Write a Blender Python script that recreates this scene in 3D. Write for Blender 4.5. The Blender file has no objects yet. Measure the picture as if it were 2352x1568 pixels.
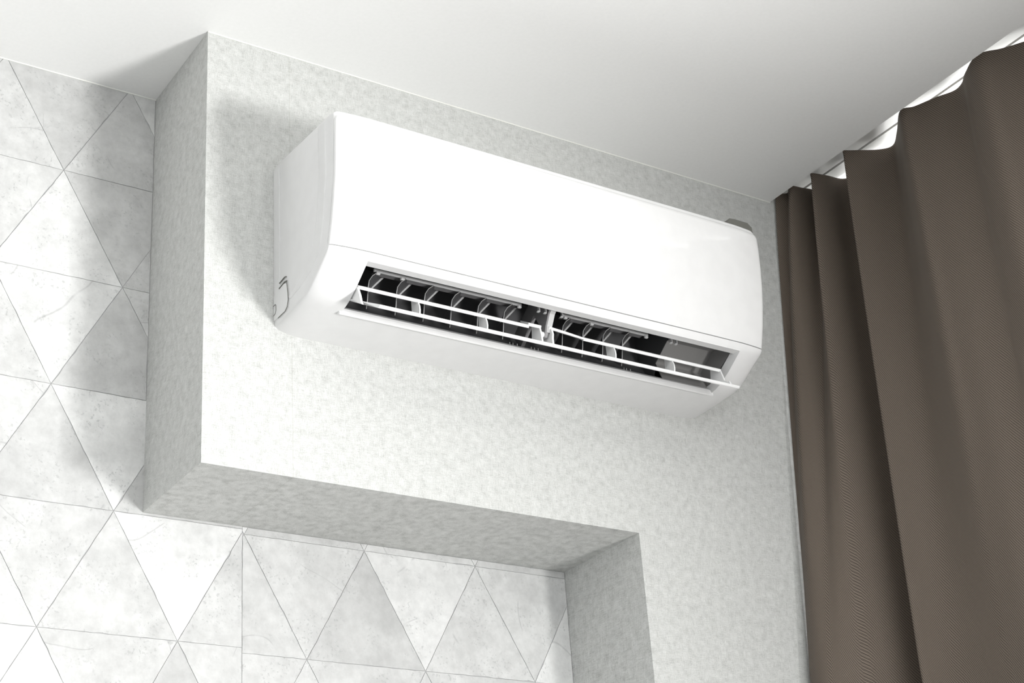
import bpy, bmesh, math, random
from mathutils import Vector, Matrix

# ------------------------------------------------------------------ scene basics
S = bpy.context.scene
COL = S.collection
ZC = 2.70            # ceiling height
D = 0.212            # depth of the boxed-out wall in front of the recessed wall
ZS = 1.974           # underside of the boxed-out part
XR = 0.754           # right side of the niche
XP = 1.16            # edge of the lowered ceiling (curtain pocket beyond)
XW = 1.42            # window wall

# camera
cd = bpy.data.cameras.new('camera')
cam = bpy.data.objects.new('camera', cd); COL.objects.link(cam)
cd.sensor_width = 36.0
cd.lens = 3818.81 / 2352 * 36.0
Rm = [[0.837704972769362, -0.5420206269222084, -0.06681331146065653],
      [0.18754423677174178, 0.4004164768152887, -0.8969357860786559],
      [0.5129108478587555, 0.7388371167488051, 0.43708371859762174]]
M = Matrix(((Rm[0][0], -Rm[1][0], -Rm[2][0], -0.84519),
            (Rm[0][1], -Rm[1][1], -Rm[2][1], -1.98668),
            (Rm[0][2], -Rm[1][2], -Rm[2][2], 1.09553),
            (0, 0, 0, 1)))
cam.matrix_world = M
cd.clip_start = 0.02
S.camera = cam

# world: bright overcast sky seen through the window
w = bpy.data.worlds.new('world'); S.world = w; w.use_nodes = True
bg = w.node_tree.nodes['Background']
bg.inputs[0].default_value = (0.97, 0.99, 1.0, 1); bg.inputs[1].default_value = 6.5

# daylight entering through the uncovered part of the window
la = bpy.data.lights.new('window_daylight', 'AREA'); la.shape = 'RECTANGLE'
la.size = 0.27; la.size_y = 1.45; la.energy = 178; la.color = (1.0, 0.995, 0.985)
lo = bpy.data.objects.new('window_daylight', la); COL.objects.link(lo)
lo.location = (1.52, -2.42, 1.37)
lo.rotation_euler = (Vector((-1.25, 1.6, 0.2))).to_track_quat('-Z', 'Z').to_euler()

S.view_settings.view_transform = 'Standard'
S.view_settings.look = 'None'
S.view_settings.gamma = 1.0
S.view_settings.use_curve_mapping = False
S.view_settings.exposure = -0.03

# ------------------------------------------------------------------ helpers
def tag(o, label=None, cat=None, group=None, kind=None):
    if label: o['label'] = label
    if cat: o['category'] = cat
    if group: o['group'] = group
    if kind: o['kind'] = kind
    return o

def mesh_obj(name, verts, faces, mat, parent=None, smooth=None, origin=None):
    me = bpy.data.meshes.new(name)
    base = Vector(origin) if origin else (parent_base(parent) if parent else Vector((0, 0, 0)))
    me.from_pydata([tuple(Vector(v) - base) for v in verts], [], faces)
    bm = bmesh.new(); bm.from_mesh(me)
    bmesh.ops.recalc_face_normals(bm, faces=bm.faces)
    bm.to_mesh(me); bm.free()
    if smooth:
        for p in me.polygons: p.use_smooth = True
        me.set_sharp_from_angle(angle=math.radians(smooth))
    me.materials.append(mat)
    o = bpy.data.objects.new(name, me); COL.objects.link(o)
    if parent: o.parent = parent
    elif origin: o.location = base
    return o

def parent_base(p):
    b = Vector((0, 0, 0))
    while p:
        b = b + Vector(p.location); p = p.parent
    return b

def box_vf(x0, x1, y0, y1, z0, z1):
    v = [(x0, y0, z0), (x1, y0, z0), (x1, y1, z0), (x0, y1, z0),
         (x0, y0, z1), (x1, y0, z1), (x1, y1, z1), (x0, y1, z1)]
    f = [(0, 3, 2, 1), (4, 5, 6, 7), (0, 1, 5, 4), (1, 2, 6, 5), (2, 3, 7, 6), (3, 0, 4, 7)]
    return v, f

def join_vf(parts):
    V, F = [], []
    for v, f in parts:
        n = len(V); V += list(v); F += [tuple(i + n for i in q) for q in f]
    return V, F

def box(name, b, mat, parent=None, bevel=0):
    v, f = box_vf(*b)
    o = mesh_obj(name, v, f, mat, parent)
    if bevel: add_bevel(o, bevel)
    return o

def add_bevel(o, wd, seg=2):
    m = o.modifiers.new('bevel', 'BEVEL'); m.width = wd; m.segments = seg
    m.limit_method = 'ANGLE'; m.angle_limit = math.radians(30)

def prism_x(pts, x0, x1):
    """polygon given in (y, z), extruded along x"""
    n = len(pts)
    v = [(x0, y, z) for y, z in pts] + [(x1, y, z) for y, z in pts]
    f = [tuple(range(n)), tuple(range(2 * n - 1, n - 1, -1))]
    f += [(i, (i + 1) % n, (i + 1) % n + n, i + n) for i in range(n)]
    return v, f

def sheet(pts, th, x0, x1):
    """open polyline in (y, z) turned into a thin plate of thickness th spanning x0..x1"""
    left = []; 
    n = len(pts)
    for i in range(n):
        a = Vector(pts[max(0, i - 1)]); b = Vector(pts[min(n - 1, i + 1)])
        d = (b - a).normalized(); nr = Vector((-d.y, d.x)) * th
        left.append((pts[i][0] + nr.x, pts[i][1] + nr.y))
    v = []
    for x in (x0, x1):
        v += [(x, y, z) for y, z in pts] + [(x, y, z) for y, z in left]
    f = []
    m = 2 * n
    for i in range(n - 1):
        f += [(i, i + 1, i + 1 + m, i + m), (n + i, n + i + m, n + i + 1 + m, n + i + 1)]
        f += [(i, n + i, n + i + 1, i + 1), (m + i, m + i + 1, m + n + i + 1, m + n + i)]
    f += [(0, m, m + n, n), (n - 1, 2 * n - 1, m + 2 * n - 1, m + n - 1)]
    return v, f

def tube(pts, r, seg=8):
    V, F = [], []
    n = len(pts)
    for i, p in enumerate(pts):
        p = Vector(p)
        d = (Vector(pts[min(n - 1, i + 1)]) - Vector(pts[max(0, i - 1)])).normalized()
        a = d.orthogonal().normalized() if abs(d.x) < .9 else d.cross(Vector((0, 0, 1))).normalized()
        if abs(d.x) < .9: a = d.cross(Vector((1, 0, 0))).normalized()
        b = d.cross(a)
        for k in range(seg):
            t = 2 * math.pi * k / seg
            V.append(tuple(p + a * math.cos(t) * r + b * math.sin(t) * r))
    for i in range(n - 1):
        for k in range(seg):
            F.append((i * seg + k, i * seg + (k + 1) % seg, (i + 1) * seg + (k + 1) % seg, (i + 1) * seg + k))
    F += [tuple(range(seg - 1, -1, -1)), tuple(range((n - 1) * seg, n * seg))]
    return V, F

# ------------------------------------------------------------------ materials
def new_mat(name):
    m = bpy.data.materials.new(name); m.use_nodes = True
    nt = m.node_tree; b = nt.nodes['Principled BSDF']
    return m, nt, b

def plain(name, col, rough=0.5, spec=0.5, coat=0.0, metal=0.0):
    m, nt, b = new_mat(name)
    b.inputs['Base Color'].default_value = (*col, 1)
    b.inputs['Roughness'].default_value = rough
    b.inputs['Specular IOR Level'].default_value = spec
    b.inputs['Coat Weight'].default_value = coat
    b.inputs['Coat Roughness'].default_value = 0.04
    b.inputs['Metallic'].default_value = metal
    return m

def N(nt, typ, **kw):
    n = nt.nodes.new(typ)
    for k, v in kw.items(): setattr(n, k, v)
    return n

def noise(nt, vec, scale, detail=3, rough=0.55, vscale=None):
    if vscale:
        mp = N(nt, 'ShaderNodeMapping'); mp.inputs['Scale'].default_value = vscale
        nt.links.new(vec, mp.inputs['Vector']); vec = mp.outputs['Vector']
    n = N(nt, 'ShaderNodeTexNoise'); n.inputs['Scale'].default_value = scale
    n.inputs['Detail'].default_value = detail; n.inputs['Roughness'].default_value = rough
    nt.links.new(vec, n.inputs['Vector'])
    return n.outputs['Fac']

def ramp(nt, fac, stops):
    r = N(nt, 'ShaderNodeValToRGB')
    e = r.color_ramp.elements
    while len(e) < len(stops): e.new(0.5)
    for q, (p, c) in zip(e, stops):
        q.position = p; q.color = (c, c, c, 1) if not isinstance(c, tuple) else (*c, 1)
    nt.links.new(fac, r.inputs['Fac'])
    return r.outputs['Color']

def mth(nt, op, a, b=None):
    n = N(nt, 'ShaderNodeMath', operation=op)
    for i, v in enumerate((a, b)):
        if v is None: continue
        if isinstance(v, (int, float)): n.inputs[i].default_value = v
        else: nt.links.new(v, n.inputs[i])
    return n.outputs[0]

def mixc(nt, blend, fac, a, b):
    n = N(nt, 'ShaderNodeMix', data_type='RGBA', blend_type=blend)
    for s, v in ((n.inputs[0], fac), (n.inputs[6], a), (n.inputs[7], b)):
        if isinstance(v, (int, float)): s.default_value = v
        elif isinstance(v, tuple): s.default_value = (*v, 1)
        else: nt.links.new(v, s)
    return n.outputs[2]

def bump(nt, b, h, strength, dist):
    n = N(nt, 'ShaderNodeBump'); n.inputs['Strength'].default_value = strength
    n.inputs['Distance'].default_value = dist
    nt.links.new(h, n.inputs['Height']); nt.links.new(n.outputs['Normal'], b.inputs['Normal'])

def linen_wallpaper():
    m, nt, b = new_mat('linen_wallpaper')
    tc = N(nt, 'ShaderNodeTexCoord').outputs['Object']
    v1 = noise(nt, tc, 1.0, 4, 0.6, (950, 950, 75))      # vertical threads
    v2 = noise(nt, tc, 1.0, 4, 0.6, (75, 75, 950))       # horizontal threads
    cl = noise(nt, tc, 75.0, 4, 0.6)                    # cloudy blotches
    fine = noise(nt, tc, 700.0, 2, 0.6)
    th = mth(nt, 'ADD', mth(nt, 'MULTIPLY', v1, 0.5), mth(nt, 'MULTIPLY', v2, 0.5))
    sm = mth(nt, 'ADD', mth(nt, 'MULTIPLY', th, 0.52), mth(nt, 'ADD', mth(nt, 'MULTIPLY', cl, 0.22), mth(nt, 'MULTIPLY', fine, 0.26)))
    c = ramp(nt, sm, [(0.34, (0.34, 0.346, 0.333)), (0.5, (0.595, 0.601, 0.585)), (0.66, (0.775, 0.780, 0.765))])
    # butt seam between two drops of paper
    sx = N(nt, 'ShaderNodeSeparateXYZ'); nt.links.new(tc, sx.inputs[0])
    seam = mth(nt, 'LESS_THAN', mth(nt, 'ABSOLUTE', mth(nt, 'SUBTRACT', sx.outputs[0], 0.1400)), 0.0005)
    c = mixc(nt, 'MULTIPLY', mth(nt, 'MULTIPLY', seam, 0.3), c, (0.6, 0.6, 0.52))
    nt.links.new(c, b.inputs['Base Color'])
    b.inputs['Roughness'].default_value = 0.85
    b.inputs['Specular IOR Level'].default_value = 0.15
    bump(nt, b, sm, 0.35, 0.002)
    return m

def concrete_tile():
    m, nt, b = new_mat('concrete_triangle')
    tc = N(nt, 'ShaderNodeTexCoord').outputs['Object']
    oi = N(nt, 'ShaderNodeObjectInfo')
    sh = N(nt, 'ShaderNodeVectorMath', operation='ADD')
    nt.links.new(tc, sh.inputs[0]); nt.links.new(oi.outputs['Random'], sh.inputs[1])
    vec = sh.outputs[0]
    cloud = noise(nt, vec, 14, 6, 0.62)
    pits = noise(nt, vec, 210, 3, 0.6)
    zone = noise(nt, vec, 22, 3, 0.5)
    c1 = ramp(nt, cloud, [(0.3, 0.88), (0.7, 1.10)])
    pm = mth(nt, 'MULTIPLY', ramp(nt, pits, [(0.57, 0.0), (0.66, 1.0)]), ramp(nt, zone, [(0.46, 0.0), (0.6, 1.0)]))
    mott = noise(nt, vec, 60, 5, 0.65)
    c1 = mixc(nt, 'MULTIPLY', 1.0, c1, ramp(nt, mott, [(0.3, 0.90), (0.65, 1.05)]))
    # hairline scratches
    vn = noise(nt, vec, 5, 1, 0.4)
    line = ramp(nt, mth(nt, 'ABSOLUTE', mth(nt, 'SUBTRACT', vn, 0.47)), [(0.0, 1.0), (0.0022, 0.0)])
    zone2 = ramp(nt, noise(nt, vec, 11, 2, 0.5), [(0.52, 0.0), (0.56, 1.0)])
    crack = mth(nt, 'MULTIPLY', line, zone2)
    base = mixc(nt, 'MULTIPLY', 1.0, oi.outputs['Color'], c1)
    base = mixc(nt, 'MIX', mth(nt, 'MULTIPLY', crack, 0.35), base, (0.27, 0.27, 0.275))
    out = mixc(nt, 'MIX', mth(nt, 'MULTIPLY', pm, 0.38), base, (0.30, 0.31, 0.31))
    nt.links.new(out, b.inputs['Base Color'])
    b.inputs['Roughness'].default_value = 0.7
    b.inputs['Specular IOR Level'].default_value = 0.25
    bump(nt, b, mth(nt, 'SUBTRACT', mth(nt, 'MULTIPLY', mott, 0.4), mth(nt, 'ADD', pm, crack)), 0.3, 0.001)
    return m

def ceiling_paint():
    m, nt, b = new_mat('ceiling_paint')
    tc = N(nt, 'ShaderNodeTexCoord').outputs['Object']
    n = noise(nt, tc, 160, 4, 0.6)
    c = ramp(nt, n, [(0.3, (0.885, 0.888, 0.878)), (0.7, (0.91, 0.912, 0.902))])
    nt.links.new(c, b.inputs['Base Color']); b.inputs['Roughness'].default_value = 0.8
    b.inputs['Specular IOR Level'].default_value = 0.2
    bump(nt, b, n, 0.08, 0.001)
    return m

def curtain_cloth():
    m, nt, b = new_mat('curtain_twill')
    uv = N(nt, 'ShaderNodeUVMap').outputs['UV']
    sep = N(nt, 'ShaderNodeSeparateXYZ'); nt.links.new(uv, sep.inputs[0])
    u, v = sep.outputs[0], sep.outputs[1]
    k = 2 * math.pi / 0.0042
    d1 = mth(nt, 'SINE', mth(nt, 'MULTIPLY', mth(nt, 'ADD', u, mth(nt, 'MULTIPLY', v, 0.75)), k))
    d2 = mth(nt, 'SINE', mth(nt, 'MULTIPLY', mth(nt, 'SUBTRACT', mth(nt, 'MULTIPLY', u, 1.7), mth(nt, 'MULTIPLY', v, 1.3)), k))
    tw = mth(nt, 'ADD', mth(nt, 'MULTIPLY', d1, 0.32), mth(nt, 'ADD', mth(nt, 'MULTIPLY', d2, 0.16), 0.5))
    cl = noise(nt, uv, 300, 3, 0.6)
    h = mth(nt, 'ADD', mth(nt, 'MULTIPLY', tw, 0.8), mth(nt, 'MULTIPLY', cl, 0.2))
    c = ramp(nt, h, [(0.12, (0.062, 0.050, 0.040)), (0.88, (0.222, 0.180, 0.146))])
    nt.links.new(c, b.inputs['Base Color'])
    b.inputs['Roughness'].default_value = 0.75
    b.inputs['Specular IOR Level'].default_value = 0.25
    b.inputs['Sheen Weight'].default_value = 0.08
    b.inputs['Sheen Roughness'].default_value = 0.4
    bump(nt, b, h, 0.3, 0.001)
    return m

def floor_wood():
    m, nt, b = new_mat('floor_oak')
    tc = N(nt, 'ShaderNodeTexCoord').outputs['Object']
    n = noise(nt, tc, 3.0, 5, 0.6, (8, 1, 1))
    c = ramp(nt, n, [(0.3, (0.19, 0.187, 0.182)), (0.7, (0.25, 0.247, 0.242))])
    nt.links.new(c, b.inputs['Base Color']); b.inputs['Roughness'].default_value = 0.45
    return m

def plaster(name, col):
    m, nt, b = new_mat(name)
    tc = N(nt, 'ShaderNodeTexCoord').outputs['Object']
    n = noise(nt, tc, 60, 4, 0.6)
    lo_, hi_ = tuple(c * 0.96 for c in col), tuple(min(1, c * 1.03) for c in col)
    nt.links.new(ramp(nt, n, [(0.3, lo_), (0.7, hi_)]), b.inputs['Base Color'])
    b.inputs['Roughness'].default_value = 0.85
    bump(nt, b, n, 0.1, 0.001)
    return m

def plastic(name, col, rough, coat=0.0, spec=0.5):
    """slightly mottled moulded plastic"""
    m, nt, b = new_mat(name)
    tc = N(nt, 'ShaderNodeTexCoord').outputs['Object']
    n = noise(nt, tc, 40, 2, 0.5)
    lo_, hi_ = tuple(c * 0.985 for c in col), tuple(min(1, c * 1.01) for c in col)
    nt.links.new(ramp(nt, n, [(0.35, lo_), (0.65, hi_)]), b.inputs['Base Color'])
    b.inputs['Roughness'].default_value = rough
    b.inputs['Coat Weight'].default_value = coat
    b.inputs['Coat Roughness'].default_value = 0.03
    b.inputs['Specular IOR Level'].default_value = spec
    return m

M_LINEN = linen_wallpaper()
M_TILE = concrete_tile()
M_CEIL = ceiling_paint()
M_CURT = curtain_cloth()
M_FLOOR = floor_wood()
M_WALL = plaster('room_plaster', (0.31, 0.314, 0.316))
M_GROUT = plaster('joint_grey', (0.44, 0.44, 0.445))
M_BEAD = plain('caulk_white', (0.84, 0.84, 0.80), 0.6)
M_CASE = plastic('casing_white', (0.83, 0.83, 0.83), 0.38)
M_PANEL = plastic('panel_gloss_white', (0.87, 0.87, 0.87), 0.22, 0.7)
M_LOUV = plastic('louver_white', (0.86, 0.86, 0.86), 0.4)
M_DUCT = plastic('duct_dark_grey', (0.13, 0.13, 0.133), 0.5, 0, 0.3)
M_BOX = plastic('duct_end_grey', (0.26, 0.255, 0.25), 0.5, 0, 0.3)
M_VANE = plastic('vane_shade_grey', (0.065, 0.065, 0.067), 0.45, 0, 0.3)  # vane faces coloured dark to paint the shade on them
M_RIM = plastic('vane_edge_grey', (0.50, 0.50, 0.50), 0.4)  # paler tone; on the vanes it paints light caught by their edges
M_POST = plastic('post_grey', (0.22, 0.215, 0.22), 0.45)
M_DARK = plastic('slot_dark', (0.05, 0.05, 0.05), 0.6)
M_TRACK = plastic('track_white', (0.84, 0.84, 0.83), 0.4)
M_GROOVE = plastic('track_groove', (0.10, 0.08, 0.05), 0.6)
M_FRAME = plastic('window_frame_white', (0.85, 0.85, 0.85), 0.4)
M_CLIP = plastic('clip_grey', (0.15, 0.15, 0.135), 0.5)

# ------------------------------------------------------------------ structure
def struct(name, v, f, mat, label, parent=None):
    o = mesh_obj(name, v, f, mat, parent)
    return tag(o, label, None, None, 'structure')

XL, YB = -1.75, -3.7      # left wall, wall behind the photographer
struct('floor', *box_vf(XL, XW, YB, D, -0.1, 0), M_FLOOR, 'pale wooden floor of the room')
struct('ground', *box_vf(-40, 40, -40, 40, -3.2, -3.0), plaster('added_ground_grey', (0.33, 0.33, 0.32)), 'grey ground plane outside, added to dim upward light')  # unseen plane, added to dim light reaching the ceiling from below
struct('ceiling', *join_vf([box_vf(XL, XP, YB, D, ZC, ZC + 0.05), box_vf(XL, XW + .15, YB, D, ZC + 0.05, ZC + 0.15)]), M_CEIL,
       'smooth white lowered ceiling ending in a curtain pocket')
# boxed-out wall in linen wallpaper: prism of an inverted L
poly = [(0, ZS), (0, ZC), (XP, ZC), (XP, ZC + .05), (XW, ZC + .05), (XW, 0), (XR, 0), (XR, ZS)]
n = len(poly)
v = [(x, 0, z) for x, z in poly] + [(x, D + .05, z) for x, z in poly]
f = [tuple(range(n)), tuple(range(2 * n - 1, n - 1, -1))] + [(i, (i + 1) % n, (i + 1) % n + n, i + n) for i in range(n)]
struct('wall_front', v, f, M_LINEN, 'boxed-out wall in pale grey linen wallpaper around a niche')
wall_back = struct('wall_back', *box_vf(XL, XR + .02, D + .0012, D + .12, 0, ZC + .05), M_GROUT,
                   'recessed wall clad in triangular concrete-look panels')
struct('wall_left', *box_vf(XL - .1, XL, YB, D + .1, 0, ZC + .15), M_WALL, 'plain light wall on the left of the room')
# wall behind the camera with an opening added for frontal fill light
rx0, rx1, rz0, rz1 = -1.45, 0.85, 0.70, 2.35
struct('wall_rear', *join_vf([box_vf(XL, rx0, YB - .1, YB, 0, ZC + .15), box_vf(rx1, XW, YB - .1, YB, 0, ZC + .15),
                             box_vf(rx0, rx1, YB - .1, YB, 0, rz0), box_vf(rx0, rx1, YB - .1, YB, rz1, ZC + .15)]),
       M_WALL, 'plain light wall behind the camera with an added opening for fill light')
struct('fill_window', *join_vf([box_vf(rx0, rx1, YB - .09, YB - .04, rz0, rz0 + .05), box_vf(rx0, rx1, YB - .09, YB - .04, rz1 - .05, rz1),
                             box_vf(rx0, rx0 + .05, YB - .09, YB - .04, rz0 + .05, rz1 - .05), box_vf(rx1 - .05, rx1, YB - .09, YB - .04, rz0 + .05, rz1 - .05),
                             box_vf(-.33, -.27, YB - .09, YB - .04, rz0 + .05, rz1 - .05)]), M_FRAME, 'white frame of an added fill-light opening behind the camera')
# window wall with an opening behind the curtain
wy0, wy1, wz0, wz1 = -2.75, -0.22, 0.10, 2.64
struct('wall_right', *join_vf([box_vf(XW, XW + .15, YB, wy0, 0, ZC + .05), box_vf(XW, XW + .15, wy1, D + .1, 0, ZC + .05),
                              box_vf(XW, XW + .15, wy0, wy1, 0, wz0), box_vf(XW, XW + .15, wy0, wy1, wz1, ZC + .05)]),
       M_WALL, 'window wall behind the curtain')
win = struct('window_1', *join_vf([box_vf(XW + .05, XW + .1, wy0, wy1, wz0, wz0 + .05), box_vf(XW + .05, XW + .1, wy0, wy1, wz1 - .04, wz1),
                             box_vf(XW + .05, XW + .1, wy0, wy0 + .05, wz0 + .05, wz1 - .04), box_vf(XW + .05, XW + .1, wy1 - .05, wy1, wz0 + .05, wz1 - .04),
                             box_vf(XW + .05, XW + .1, -1.53, -1.47, wz0 + .05, wz1 - .04)]), M_FRAME, 'white frame of the tall window behind the curtain')
# thin caulk beads where walls meet the ceiling
def bead(name, a, b, r, label):
    vv, ff = tube([a, b], r, 8)
    return struct(name, vv, ff, M_BEAD, label)
bead('trim_1', (0.0, -0.0003, ZC - .0006), (XP, -0.0003, ZC - .0006), 0.0012, 'thin white caulk bead above the linen wall')
bead('trim_2', (XL, D - 0.0003, ZC - .0006), (0.0, D - 0.0003, ZC - .0006), 0.0012, 'thin cream caulk bead above the triangle panels')

# ------------------------------------------------------------------ triangle panels on the recessed wall
random.seed(4)
SIDE, ROWH = 0.2061, 0.184
ROWTOP = 2.706
def clip_poly(p, axis, lim, keep_less):
    out = []
    for i in range(len(p)):
        a, b = p[i], p[(i + 1) % len(p)]
        ina = (a[axis] <= lim) == keep_less or a[axis] == lim
        inb = (b[axis] <= lim) == keep_less or b[axis] == lim
        if ina: out.append(a)
        if ina != inb:
            t = (lim - a[axis]) / (b[axis] - a[axis])
            out.append((a[0] + t * (b[0] - a[0]), a[1] + t * (b[1] - a[1])))
    return out

def shrink(p, d):
    """inset a convex polygon by d"""
    cx = sum(q[0] for q in p) / len(p); cz = sum(q[1] for q in p) / len(p)
    area = sum(p[i][0] * p[(i + 1) % len(p)][1] - p[(i + 1) % len(p)][0] * p[i][1] for i in range(len(p)))
    if area < 0: p = p[::-1]
    n = len(p); out = []
    for i in range(n):
        a, b, c = Vector(p[i - 1]), Vector(p[i]), Vector(p[(i + 1) % n])
        d1 = (b - a).normalized(); d2 = (c - b).normalized()
        n1 = Vector((-d1.y, d1.x)); n2 = Vector((-d2.y, d2.x))
        k = 1 + n1.dot(n2)
        out.append(b + (n1 + n2) * (d / max(k, .25)))
    return out

def tri_tone(cx, cz):
    """printed tone of the panel whose centre is (cx, cz)"""
    table = [(-.145, 2.40, .60), (-.145, 2.28, .60), (.058, 1.91, .61), (-.042, 2.09, .60), (-.15, 1.72, .62),
             (.467, 1.90, .60), (.26, 1.72, .61), (.47, 1.72, .60), (.68, 1.72, .60), (.06, 2.64, .58),
             (-.045, 2.46, .47), (.058, 2.40, .47), (-.042, 2.215, .47), (-.145, 2.64, .47), (-.045, 2.58, .48), (-.25, 2.58, .52),
             (-.245, 2.46, .54), (-.245, 2.21, .53), (-.145, 2.03, .47), (-.245, 2.09, .54), (-.045, 1.84, .50), (-.15, 1.91, .50),
             (.16, 1.84, .51), (.262, 1.90, .50), (.365, 1.84, .45), (.57, 1.84, .52), (.675, 1.90, .53), (-.045, 1.72, .49), (.16, 1.72, .51), (.365, 1.72, .50), (.06, 1.72, .5)]
    best = min(table, key=lambda t: (t[0] - cx) ** 2 + (t[1] - cz) ** 2)
    if (best[0] - cx) ** 2 + (best[1] - cz) ** 2 < .06 ** 2: return best[2]
    return random.choice([.47, .5, .52, .54, .6])

def add_tile(p):
    if len(p) < 3: return
    xs = [q[0] for q in p]; zs = [q[1] for q in p]
    if max(xs) - min(xs) < .006 or max(zs) - min(zs) < .006: return
    cx, cz = sum(xs) / len(xs), sum(zs) / len(zs)
    q = shrink(p, 0.00035)
    # worn, slightly uneven edges
    out = []
    for i in range(len(q)):
        a, b = q[i], q[(i + 1) % len(q)]
        L = (b - a).length; m = max(1, int(L / 0.011))
        d = (b - a).normalized(); nr = Vector((-d.y, d.x))
        chip = random.random()
        for k in range(m):
            t = k / m
            j = 0 if k == 0 else max(0, random.gauss(0, .00035)) + (random.uniform(0, .0012) if random.random() < .14 else 0)
            out.append(a + (b - a) * t + nr * j)
    nn = len(out)
    v = [(q_.x, D, q_.y) for q_ in out] + [(q_.x, D + .0012, q_.y) for q_ in out]
    f = [tuple(range(nn))] + [(i, (i + 1) % nn, (i + 1) % nn + nn, i + nn) for i in range(nn)]
    o = mesh_obj('triangle_panel', v, f, M_TILE, wall_back)
    t = tri_tone(cx, cz)
    t = min(.75, t * 1.17)
    o.color = (t, t * 1.003, t * 0.992, 1)

SEAM = 0.1590
for r in range(-1, 9):
    for roll in (0, 1):                      # the two wallpaper drops meet at a vertical seam
        zt = ROWTOP - r * ROWH - (0.008 if roll else 0)
        zb = zt - ROWH
        xoff = -0.0445 if r % 2 == 0 else -0.1475
        xoffb = -0.1475 if r % 2 == 0 else -0.0445
        for k in range(-5, 5):
            for kind in 'DU':
                if kind == 'D':
                    x = xoff + k * SIDE; tri = [(x, zt), (x + SIDE, zt), (x + SIDE / 2, zb)]
                else:
                    x = xoffb + k * SIDE; tri = [(x, zb), (x + SIDE, zb), (x + SIDE / 2, zt)]
                p = clip_poly(tri, 0, SEAM, roll == 0)
                if len(p) >= 3: p = clip_poly(p, 1, ZC - .0005, True)
                if len(p) >= 3: p = clip_poly(p, 0, XR - .0005, True)
                if len(p) < 3: continue
                # nothing behind the boxed-out part
                if min(q[0] for q in p) >= -.0001 and min(q[1] for q in p) >= ZS: continue
                if max(q[0] for q in p) > 0 and max(q[1] for q in p) > ZS:
                    if min(q[1] for q in p) >= ZS - .001:      # beside the box: cut at its left face
                        p = clip_poly(p, 0, -0.0003, True)
                    elif min(q[0] for q in p) >= -.06 or roll == 1 or max(q[1] for q in p) < ZS + .04:
                        p = clip_poly(p, 1, ZS - .0003, True) if min(q[0] for q in p) > -.001 else p
                if len(p) >= 3: add_tile(p)

# ------------------------------------------------------------------ curtain and its track
def catmull(P, per):
    out = []
    n = len(P)
    for i in range(n - 1):
        p0, p1, p2, p3 = (Vector(P[max(0, i - 1)]), Vector(P[i]), Vector(P[i + 1]), Vector(P[min(n - 1, i + 2)]))
        for k in range(per):
            t = k / per
            out.append(0.5 * ((2 * p1) + (-p0 + p2) * t + (2 * p0 - 5 * p1 + 4 * p2 - p3) * t * t + (-p0 + 3 * p1 - 3 * p2 + p3) * t ** 3))
    out.append(Vector(P[-1]))
    return out

top = [(1.171, -.006), (1.193, -.017), (1.180, -.040), (1.212, -.047), (1.250, -.058), (1.218, -.080), (1.185, -.093), (1.218, -.102), (1.255, -.107),
       (1.270, -.135), (1.232, -.165), (1.187, -.180), (1.202, -.192), (1.243, -.216), (1.257, -.240), (1.229, -.279), (1.186, -.330), (1.199, -.352), (1.213, -.391),
       (1.227, -.421), (1.222, -.445), (1.204, -.470), (1.182, -.518), (1.206, -.550), (1.226, -.583), (1.250, -.63), (1.22, -.675), (1.185, -.715)]
bot = [(1.084, -.0025), (1.072, -.010), (1.064, -.028), (1.061, -.044), (1.066, -.062), (1.080, -.083), (1.108, -.104), (1.152, -.117), (1.198, -.132),
       (1.228, -.150), (1.196, -.166), (1.149, -.180), (1.151, -.195), (1.162, -.222), (1.168, -.248), (1.168, -.288), (1.162, -.338), (1.158, -.365), (1.154, -.402),
       (1.158, -.433), (1.164, -.458), (1.162, -.480), (1.150, -.530), (1.158, -.565), (1.17, -.60), (1.19, -.645), (1.19, -.69), (1.17, -.73)]
yy = -.715
while yy > -1.72:
    top += [(1.225, yy - .06), (1.252, yy - .105), (1.22, yy - .145), (1.186, yy - .185)]
    bot += [(1.20, yy - .07), (1.225, yy - .12), (1.20, yy - .16), (1.165, yy - .20)]
    yy -= .185
T_, B_ = catmull(top, 6), catmull(bot, 6)
ZT = ZC + .02
zs = [ZT - .004 * i for i in range(4)] + [ZT - .012 - .0275 * i for i in range(1, 99)]
zs = [z for z in zs if z > .03] + [.03]
V, F, UV = [], [], []
arc = [0.0]
for i in range(1, len(T_)): arc.append(arc[-1] + (T_[i] - T_[i - 1]).length)
for z in zs:
    wz = max(0.0, min(1.0, (2.705 - z) / .95)); wz = wz ** 0.85
    for i in range(len(T_)):
        p = T_[i].lerp(B_[i], wz)
        V.append((p.x, min(p.y, -.0022), z))
        UV.append((arc[i], z))
nc = len(T_)
for r in range(len(zs) - 1):
    for i in range(nc - 1):
        F.append((r * nc + i, r * nc + i + 1, (r + 1) * nc + i + 1, (r + 1) * nc + i))
me = bpy.data.meshes.new('curtain'); me.from_pydata(V, [], F)
uvl = me.uv_layers.new(name='UVMap')
for l in me.loops: uvl.data[l.index].uv = UV[l.vertex_index]
for p in me.polygons: p.use_smooth = True
me.materials.append(M_CURT)
cur = bpy.data.objects.new('curtain', me); COL.objects.link(cur)
sm = cur.modifiers.new('thickness', 'SOLIDIFY'); sm.thickness = 0.0014; sm.offset = 0
tag(cur, 'dark brown twill curtain hanging in folds from the ceiling pocket', 'curtain')

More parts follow.
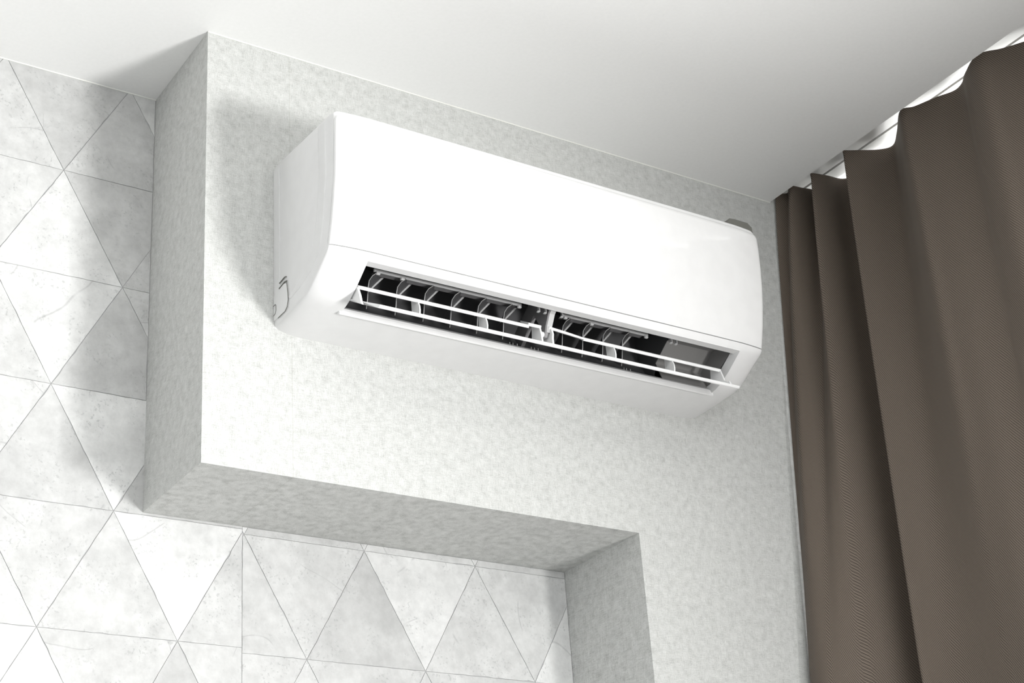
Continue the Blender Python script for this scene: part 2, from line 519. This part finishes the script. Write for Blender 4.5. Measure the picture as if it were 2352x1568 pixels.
# track: white rail on the pocket ceiling with a dark running slot
tr = mesh_obj('curtain_track', *join_vf([box_vf(1.196, 1.2310, -2.7, -.02, ZC + .038, ZC + .05), box_vf(1.2365, 1.266, -2.7, -.02, ZC + .038, ZC + .05)]),
              M_TRACK, None, None, (1.231, -1.36, ZC + .05))
tag(tr, 'slim white curtain track with a dark slot in the ceiling pocket', 'curtain track')
box('track_slot', (1.2310, 1.2365, -2.7, -.02, ZC + .042, ZC + .05), M_GROOVE, tr)
# ------------------------------------------------------------------ air conditioner
X0, X1 = 0.112, 0.912
XO0, XO1 = 0.174, 0.863          # air outlet
ac = bpy.data.objects.new('air_conditioner', None); COL.objects.link(ac)
ac.location = (0.512, 0, 2.197); ac.empty_display_size = .1
tag(ac, 'white wall-mounted split air conditioner with its louver open', 'air conditioner')

TS = [0, .0008, .002, .004, .0065, .010, .015, .022, .031, .042]
def stations(xo=True):
    xs = [X0 + t for t in TS] + [XO0] + [XO0 + (XO1 - XO0) * k / 12 for k in range(1, 12)] + [XO1] + [X1 - t for t in reversed(TS)]
    return xs

def loft(prof, xs, x0, x1, bow, bowT):
    """closed profile [(y, z, dy, dz, T)]: near the ends each point moves by an elliptical (dy, dz)"""
    V = []
    for x in xs:
        t = min(x - x0, x1 - x)
        for y, z, dy, dz, T in prof:
            s = 0 if t >= T else 1 - math.sqrt(max(0, 1 - (1 - t / T) ** 2))
            bb = bow * max(0, 1 - t / bowT) ** 2 if y < -.06 else 0
            V.append((x, y + dy * s + bb * min(1, (-y - .06) / .1), z + dz * s))
    return V

casing_prof = [
    (0.000, 2.1970, 0, .0135, .042),
    (-.050, 2.1990, 0, .0125, .042),
    (-.092, 2.2025, .001, .0105, .042),     # 2: lower lip of the outlet
    (-.105, 2.2040, .002, .0095, .042),
    (-.119, 2.2085, .003, .0085, .042),
    (-.130, 2.2145, .004, .0075, .042),
    (-.141, 2.2205, .005, .0070, .042),
    (-.153, 2.2285, .005, .0060, .042),
    (-.164, 2.2360, .005, .0045, .042),
    (-.1765, 2.2450, .005, .002, .042),     # 9: upper lip of the outlet
    (-.1800, 2.2500, .003, .001, .020),
    (-.1820, 2.2553, .002, .0, .010),
    (-.1765, 2.2575, .002, 0, .01),
    (-.1860, 2.2930, .002, 0, .01),
    (-.1985, 2.3580, .002, 0, .01),
    (-.2035, 2.4300, .002, 0, .01),
    (-.2040, 2.4620, .002, -.004, .010),
    (-.2015, 2.4690, .001, -.008, .010),
    (-.1900, 2.4725, 0, -.008, .010),
    (-.1000, 2.4760, 0, -.004, .010),
    (-.0120, 2.4810, 0, -.002, .006),
    (-.0050, 2.4795, 0, -.002, .006),
    (0.0000, 2.4740, 0, 0, .004),
]
xs = stations(); npf = len(casing_prof)
V = loft(casing_prof, xs, X0, X1, .005, .07)
F = []
for i in range(len(xs) - 1):
    mid = .5 * (xs[i] + xs[i + 1])
    for k in range(npf):
        if XO0 < mid < XO1 and 2 <= k < 9: continue
        a, b = i * npf + k, i * npf + (k + 1) % npf
        F.append((a, b, b + npf, a + npf))
F += [tuple(range(npf)), tuple(range((len(xs) - 1) * npf, len(xs) * npf))]
casing = mesh_obj('casing', V, F, M_CASE, ac, 32)

# front panel
pp = [(-.1825, 2.2568), (-.1880, 2.2740), (-.1932, 2.2930), (-.1998, 2.3250), (-.2050, 2.3580), (-.2082, 2.3930), (-.2098, 2.4300), (-.2100, 2.4515), (-.2090, 2.4570), (-.2065, 2.4602)]
pin = [(-.2040, 2.4595), (-.2042, 2.4300), (-.1992, 2.3580), (-.1868, 2.2930), (-.1772, 2.2585)]
panel_prof = []
for i, (y, z) in enumerate(pp):
    if i == 0: panel_prof.append((y, z, .002, 0, .005))
    elif z > 2.445: panel_prof.append((y, z, .002, -.0095 if z > 2.456 else -.004, .0095))
    else: panel_prof.append((y, z, .003, 0, .006))
for (y, z) in pin: panel_prof.append((y, z, 0, -.0095 if z > 2.45 else 0, .0095))
npp = len(panel_prof)
V = loft(panel_prof, xs, X0, X1, .005, .07)
F = []
for i in range(len(xs) - 1):
    for k in range(npp):
        a, b = i * npp + k, i * npp + (k + 1) % npp
        F.append((a, b, b + npp, a + npp))
F += [tuple(range(npp)), tuple(range((len(xs) - 1) * npp, len(xs) * npp))]
mesh_obj('front_panel', V, F, M_PANEL, ac, 35)

# frame around the outlet, turned inwards
op = [(c[0], c[1]) for c in casing_prof[2:10]]
ein = Vector((.60, .80)).normalized()             # direction into the unit
def inner(q, d, s): return (q[0] + ein.x * d, q[1] + ein.y * d)
parts = []
# upper and lower returns
u0 = op[-1]; l0 = op[0]
parts.append(sheet([u0, (u0[0] + .014, u0[1] + .0005), (u0[0] + .0145, u0[1] + .012)], -.0012, XO0, XO1))
parts.append(sheet([l0, (l0[0] + .0003, l0[1] + .0050), (l0[0] + .006, l0[1] + .0105)], .0012, XO0, XO1))
# side returns
for xa, sgn in ((XO0, 1), (XO1, -1)):
    o_in = [(y + ein.x * .016, z + ein.y * .016) for y, z in op]
    nq = len(op)
    v = [(xa, y, z) for y, z in op] + [(xa + sgn * .003, y, z) for y, z in o_in]
    v += [(xa - sgn * .001, y, z) for y, z in op] + [(xa + sgn * .002, y, z) for y, z in o_in]
    f = [(i, i + 1, i + 1 + nq, i + nq) for i in range(nq - 1)]
    f += [(2 * nq + i, 2 * nq + i + 1, 3 * nq + i + 1, 3 * nq + i) for i in range(nq - 1)]
    f += [(nq + i, nq + i + 1, 3 * nq + i + 1, 3 * nq + i) for i in range(nq - 1)]
    parts.append((v, f))
V, F = join_vf(parts)
mesh_obj('outlet_frame', V, F, M_CASE, ac)
o = mesh_obj('outlet_lip', *prism_x([(-.0935, 2.2050), (-.0938, 2.1990), (-.0915, 2.1978), (-.0850, 2.2010), (-.0850, 2.2060)], XO0 - .004, XO1 + .004), M_LOUV, ac)  # bead shaped to stick out and catch light as a bright line
add_bevel(o, .0006)

# air duct: dark scroll above the outlet
XD0, XD1, XM = XO0 + .002, XO1 - .002, 0.766
upper = [(-.1640, 2.2565), (-.150, 2.268), (-.132, 2.290), (-.125, 2.320)]
lower = [(-.0865, 2.2120), (-.065, 2.222), (-.045, 2.240), (-.030, 2.270), (-.026, 2.310), (-.035, 2.350), (-.060, 2.385), (-.100, 2.400), (-.135, 2.380), (-.140, 2.345), (-.125, 2.320)]
V, F = join_vf([sheet(upper, -.0015, XD0, XM), sheet(lower, -.0015, XD0, XM)])
mesh_obj('air_duct', V, F, M_DUCT, ac, 40)
endp = upper[:-1] + lower[::-1]
mesh_obj('duct_end', *prism_x(endp, XD0 - .0012, XD0), M_DUCT, ac)
# shallow closed bay beside the fan
bay = [(-.1640, 2.2565), (-.146, 2.272), (-.110, 2.272), (-.074, 2.246), (-.0865, 2.2120)]
V, F = join_vf([sheet(bay, -.0015, XM, XD1), prism_x([(-.1640, 2.2565), (-.146, 2.272), (-.110, 2.272), (-.074, 2.246), (-.0865, 2.2120)], XD1, XD1 + .0012)])
mesh_obj('outlet_bay', V, F, M_BOX, ac, 30)
mesh_obj('bay_wall', *prism_x([(-.110, 2.272), (-.120, 2.300), (-.125, 2.330), (-.140, 2.345), (-.135, 2.380), (-.100, 2.400), (-.060, 2.385), (-.035, 2.350), (-.026, 2.310), (-.030, 2.270), (-.045, 2.240), (-.065, 2.222), (-.074, 2.246)], XM, XM + .002), M_DUCT, ac)
# cross-flow fan
V, F = tube([(XD0 + .004, -.085, 2.335), (XM - .004, -.085, 2.335)], .026, 20)
fan = mesh_obj('fan_rotor', V, F, M_DARK, ac, 30)
bl = []
for k in range(24):
    a = 2 * math.pi * k / 24
    c, s_ = math.cos(a), math.sin(a)
    q = [(-.085 + c * .030 - s_ * .001, 2.335 + s_ * .030 + c * .001), (-.085 + c * .041 + s_ * .004, 2.335 + s_ * .041 - c * .004),
         (-.085 + c * .041 + s_ * .003, 2.335 + s_ * .041 - c * .003), (-.085 + c * .030, 2.335 + s_ * .030)]
    bl.append(prism_x(q, XD0 + .006, XM - .006))
V, F = join_vf(bl)
mesh_obj('fan_blades', V, F, M_DARK, fan)

# --- swinging louver: long outer blade, shorter inner blades, webs between them
LE = Vector((math.cos(math.radians(31)), math.sin(math.radians(31))))     # from the front edge inwards
LN = Vector((-LE.y, LE.x))
def along(p, a, b): return (p[0] + LE.x * a + LN.x * b, p[1] + LE.y * a + LN.y * b)
OF = (-.1665, 2.1780)        # outer blade front edge
IF_ = (-.1370, 2.2205)       # inner blade front edge
outer = [along(OF, 0, .0014), along(OF, .0012, .0), along(OF, .030, .0), along(OF, .066, .001), along(OF, .066, .0030),
         along(OF, .030, .0042), along(OF, .0012, .0055), along(OF, 0, .0042)]
V, F = prism_x(outer, XO0 + .010, .858)
# left end of the outer blade is rounded back
V = [((x if x > .3 else XO0 - .001 + max(0, .050 - (y + .1665) / LE.x) ** 2 * 8.0), y, z) for x, y, z in V]
louver = mesh_obj('louver', V, F, M_LOUV, ac, 40)
def inner_blade(xa, xb, dn=0.0, chord=.026):
    q = [along(IF_, 0, dn - .0004), along(IF_, .001, dn - .0012), along(IF_, chord, dn + .0022), along(IF_, chord, dn + .0044), along(IF_, .001, dn + .0040), along(IF_, 0, dn + .0032)]
    return prism_x(q, xa, xb)
def louver_part(name, parts, mat=M_LOUV):
    V, F = join_vf(parts)
    return mesh_obj(name, V, F, mat, louver, 30)
louver_part('inner_blade', [inner_blade(.178, .472), inner_blade(.470, .4935, .0032)])
# right-hand inner blade starts thick at the pivot and drops to the common line
q0 = [along(IF_, 0, .0045), along(IF_, .024, .0045), along(IF_, .024, .0075), along(IF_, 0, .0085)]
q1 = [along(IF_, 0, .0008), along(IF_, .024, .0008), along(IF_, .024, .0030), along(IF_, 0, .0036)]
V = [(.508, y, z) for y, z in q0] + [(.540, y, z) for y, z in [along(IF_, 0, .0028), along(IF_, .024, .0028), along(IF_, .024, .0055), along(IF_, 0, .0065)]] + [(.575, y, z) for y, z in q1]
F = [(0, 1, 2, 3), (8, 9, 10, 11)]
for s in (0, 4):
    F += [(s + i, s + (i + 1) % 4, s + (i + 1) % 4 + 4, s + i + 4) for i in range(4)]
louver_part('inner_blade', [(V, F), inner_blade(.574, .850)])
def web(x, th=.0022):
    q = [along(IF_, .001, .001), (-.1405, 2.2130), (-.1415, 2.2060), (-.1405, 2.1990), along(OF, .0285, .002), along(OF, .056, .002), along(IF_, .022, .001)]
    return prism_x(q, x - th, x)
for x in (.2785, .395, .633, .750):
    louver_part('web', [web(x)])
# end brackets of the louver
lb = [along(IF_, .0, .001), (-.1435, 2.2060), (-.1470, 2.1935), along(OF, .020, .0), along(OF, .066, .002), along(IF_, .026, .001)]
louver_part('end_bracket', [prism_x(lb, .176, .1795)])
rb = [along(IF_, 0, .002), (-.1425, 2.2090), (-.1450, 2.2010), (-.1540, 2.1945), (-.1562, 2.1950), along(OF, .006, .001), along(OF, .064, .002), along(IF_, .026, .001)]
louver_part('end_bracket', [prism_x(rb, .8475, .8505)])
# middle pivot of the louver
pv = (-.1300, 2.2175)
louver_part('pivot_pin', [tube([(.4935, *pv), (.5070, *pv)], .0048, 16)])
louver_part('pivot_arm', [prism_x([along(IF_, .0, .003), (-.1410, 2.2120), along(OF, .0285, .002), along(OF, .060, .002), along(IF_, .024, .004)], .4905, .4935)])
arm2 = [along(IF_, -.001, .006), (-.1435, 2.2150), (-.1420, 2.2080), (-.1420, 2.2000), along(OF, .0285, .002), along(OF, .058, .002), along(IF_, .026, .006)]
louver_part('pivot_arm', [prism_x(arm2, .5105, .5135)])

# centre post that carries the pivot
post = [(-.1620, 2.2560), (-.1500, 2.2470), (-.1395, 2.2290), (-.1370, 2.2190), (-.1330, 2.2120), (-.1260, 2.2120), (-.1215, 2.2180), (-.1230, 2.2360), (-.1100, 2.2600), (-.0700, 2.2250), (-.0640, 2.2235), (-.0500, 2.2500), (-.1200, 2.3000)]
o = mesh_obj('centre_post', *prism_x(post, .5020, .5085), M_POST, ac); add_bevel(o, .0008)
fl = [(-.1625, 2.2555), (-.1500, 2.2455), (-.1402, 2.2285), (-.1380, 2.2190), (-.1366, 2.2190), (-.1385, 2.2290), (-.1480, 2.2480), (-.1600, 2.2580)]
mesh_obj('post_flange', *prism_x(fl, .5040, .5135), M_RIM, o)

# guide vanes and the bars that link them
VX = [.2095, .2570, .3045, .3510, .3980, .4450, .5545, .5935, .6325, .6710]
def vane(x):
    front = [(.0130, -.1160, 2.2670), (.0045, -.1150, 2.2600), (.0, -.1120, 2.2520), (-.0005, -.1100, 2.2435), (-.0010, -.1070, 2.2220), (-.0015, -.1040, 2.2090)]
    back = [(.0410, -.0845, 2.2830), (.0310, -.0830, 2.2705), (.0220, -.0820, 2.2600), (.0140, -.0800, 2.2500), (.0080, -.0780, 2.2400), (.0050, -.0770, 2.2300)]
    nf = len(front); V = []
    for dx in (0, .0011):
        V += [(x + a[0] + dx, a[1], a[2]) for a in front] + [(x + a[0] + dx, a[1], a[2]) for a in back]
    m = 2 * nf; F = []
    for i in range(nf - 1):
        F += [(i, i + 1, nf + i + 1, nf + i), (m + i, m + nf + i, m + nf + i + 1, m + i + 1), (i, m + i, m + i + 1, i + 1), (nf + i, nf + i + 1, m + nf + i + 1, m + nf + i)]
    F += [(0, nf, m + nf, m), (nf - 1, m + nf - 1, m + 2 * nf - 1, 2 * nf - 1)]
    o = mesh_obj('guide_vane', V, F, M_VANE, ac, 50)
    mesh_obj('vane_lit_edge', *tube([(x + a[0] + .0005, a[1] - .0008, a[2]) for a in front], .0006, 6), M_RIM, o, 60)  # pale tube paints the light along the front edge
    st = [(.0400, -.0860, 2.2800), (.0310, -.0850, 2.2700), (.0220, -.0840, 2.2600), (.0140, -.0820, 2.2500)]
    V = []
    for a in st: V += [(x + a[0] - .0030, a[1] - .0015, a[2]), (x + a[0] + .0022, a[1] - .0015, a[2]), (x + a[0] + .0022, a[1], a[2]), (x + a[0] - .0030, a[1], a[2])]
    F = [(0, 1, 2, 3), (12, 15, 14, 13)]
    for i in range(3):
        F += [(4 * i + k, 4 * i + (k + 1) % 4, 4 * i + 4 + (k + 1) % 4, 4 * i + 4 + k) for k in range(4)]
    mesh_obj('vane_lit_back', V, F, M_RIM, o)  # pale strip paints the light on the bent back part
    return o
for x in VX: vane(x)
for xa, xb in ((.2170, .4765), (.5520, .7225)):
    o = box('link_bar', (xa, xb, -.1170, -.1130, 2.2680, 2.2722), M_LOUV, ac, .0008)
    box('link_rail', (xa + .004, xb - .006, -.1130, -.1010, 2.2700, 2.2715), M_POST, o)
    hooks = [xa + .004, xb - .007] + ([xa + .045] if xa < .5 else [xa + .055])
    for hx in hooks: box('link_hook', (hx, hx + .006, -.1175, -.1135, 2.2640, 2.2680), M_LOUV, o, .0005)
# small snap clips on the duct
for cx in (.485, .497, .528, .742, .752):
    o = mesh_obj('snap_clip', *join_vf([box_vf(cx, cx + .0015, -.150, -.146, 2.246, 2.262), box_vf(cx - .003, cx + .0015, -.150, -.146, 2.2445, 2.246)]), M_RIM, ac)
for cx in (.470, .476, .484, .510, .516, .523, .690, .695, .703):
    box('lip_tab', (cx, cx + .0009, -.0855, -.0835, 2.2135, 2.2185), M_RIM, ac)

# --- left side details
def side_plate(name, pts, th, mat, x=X0):
    return mesh_obj(name, *prism_x(pts, x - th, x + .0005), mat, ac)
band_in = [(-.1488, 2.4663), (-.1489, 2.3867), (-.1396, 2.3184), (-.1301, 2.2802), (-.1172, 2.2652), (-.1002, 2.2509), (-.0719, 2.2411), (-.0476, 2.2334)]
band_out = [(-.1738, 2.4640), (-.1731, 2.3732), (-.1624, 2.3064), (-.1528, 2.2686), (-.1401, 2.2538), (-.1206, 2.2408), (-.0857, 2.2309), (-.0546, 2.2272)]
nb = len(band_in)
for side, xx, sg in ((0, X0, -1), (1, X1, 1)):
    V = []
    for yz in band_in: V.append((xx, yz[0], yz[1]))
    for a, b in zip(band_in, band_out): V.append((xx + sg * .0011, a[0] * .85 + b[0] * .15, a[1] * .85 + b[1] * .15))
    for a, b in zip(band_in, band_out): V.append((xx + sg * .0011, a[0] * .1 + b[0] * .9, a[1] * .1 + b[1] * .9))
    for yz in band_out: V.append((xx, yz[0], yz[1]))
    F = []
    for r in range(3):
        F += [(r * nb + i, r * nb + i + 1, (r + 1) * nb + i + 1, (r + 1) * nb + i) for i in range(nb - 1)]
    F += [(0, nb, 2 * nb, 3 * nb), (nb - 1, 4 * nb - 1, 3 * nb - 1, 2 * nb - 1)]
    mesh_obj('side_band', V, F, M_CASE, ac)
# mounting plate strip next to the wall
for xx, sg in ((X0, -1), (X1, 1)):
    box('back_strip', (min(xx, xx + sg * .0008), max(xx, xx + sg * .0008), -.0205, -.0005, 2.222, 2.471), M_CASE, ac, .0003)
# knock-out cover for the pipes, with dark slots at its corners
kp = [(-.0008, 2.2560), (-.0330, 2.2610), (-.0400, 2.2600), (-.0440, 2.2560), (-.0470, 2.2400), (-.0480, 2.2280), (-.0450, 2.2195), (-.0380, 2.2150), (-.0008, 2.2150)]
ko = side_plate('knockout_cover', kp, .0016, M_CASE)
def slot(pts, r=.0007, par=None):
    return mesh_obj('slot', *tube([(X0 - .0016, y, z) for y, z in pts], r, 6), M_CLIP, par or ac)
slot([(-.0210, 2.2685), (-.0390, 2.2705), (-.0430, 2.2690)], .0009, ko)
slot([(-.0200, 2.2600), (-.0390, 2.2625), (-.0450, 2.2610)], .0011, ko)
slot([(-.0450, 2.2600), (-.0485, 2.2400), (-.0490, 2.2280), (-.0455, 2.2185), (-.0385, 2.2140), (-.0150, 2.2135)], .0005, ko)
slot([(-.0010, 2.2395), (-.0065, 2.2400), (-.0085, 2.2380), (-.0090, 2.2300), (-.0065, 2.2250), (-.0010, 2.2235)], .0006, ko)
# raised catch on the top edge, right-hand end
tc = [(.853, 2.468), (.862, 2.4835), (.874, 2.4850), (.902, 2.4845), (.910, 2.478), (.911, 2.468)]
V = [(x, -.196, z) for x, z in tc] + [(x, -.150, z) for x, z in tc]
n = len(tc)
F = [tuple(range(n)), tuple(range(2 * n - 1, n - 1, -1))] + [(i, (i + 1) % n, (i + 1) % n + n, i + n) for i in range(n)]
mesh_obj('top_catch', V, F, M_CLIP, ac)
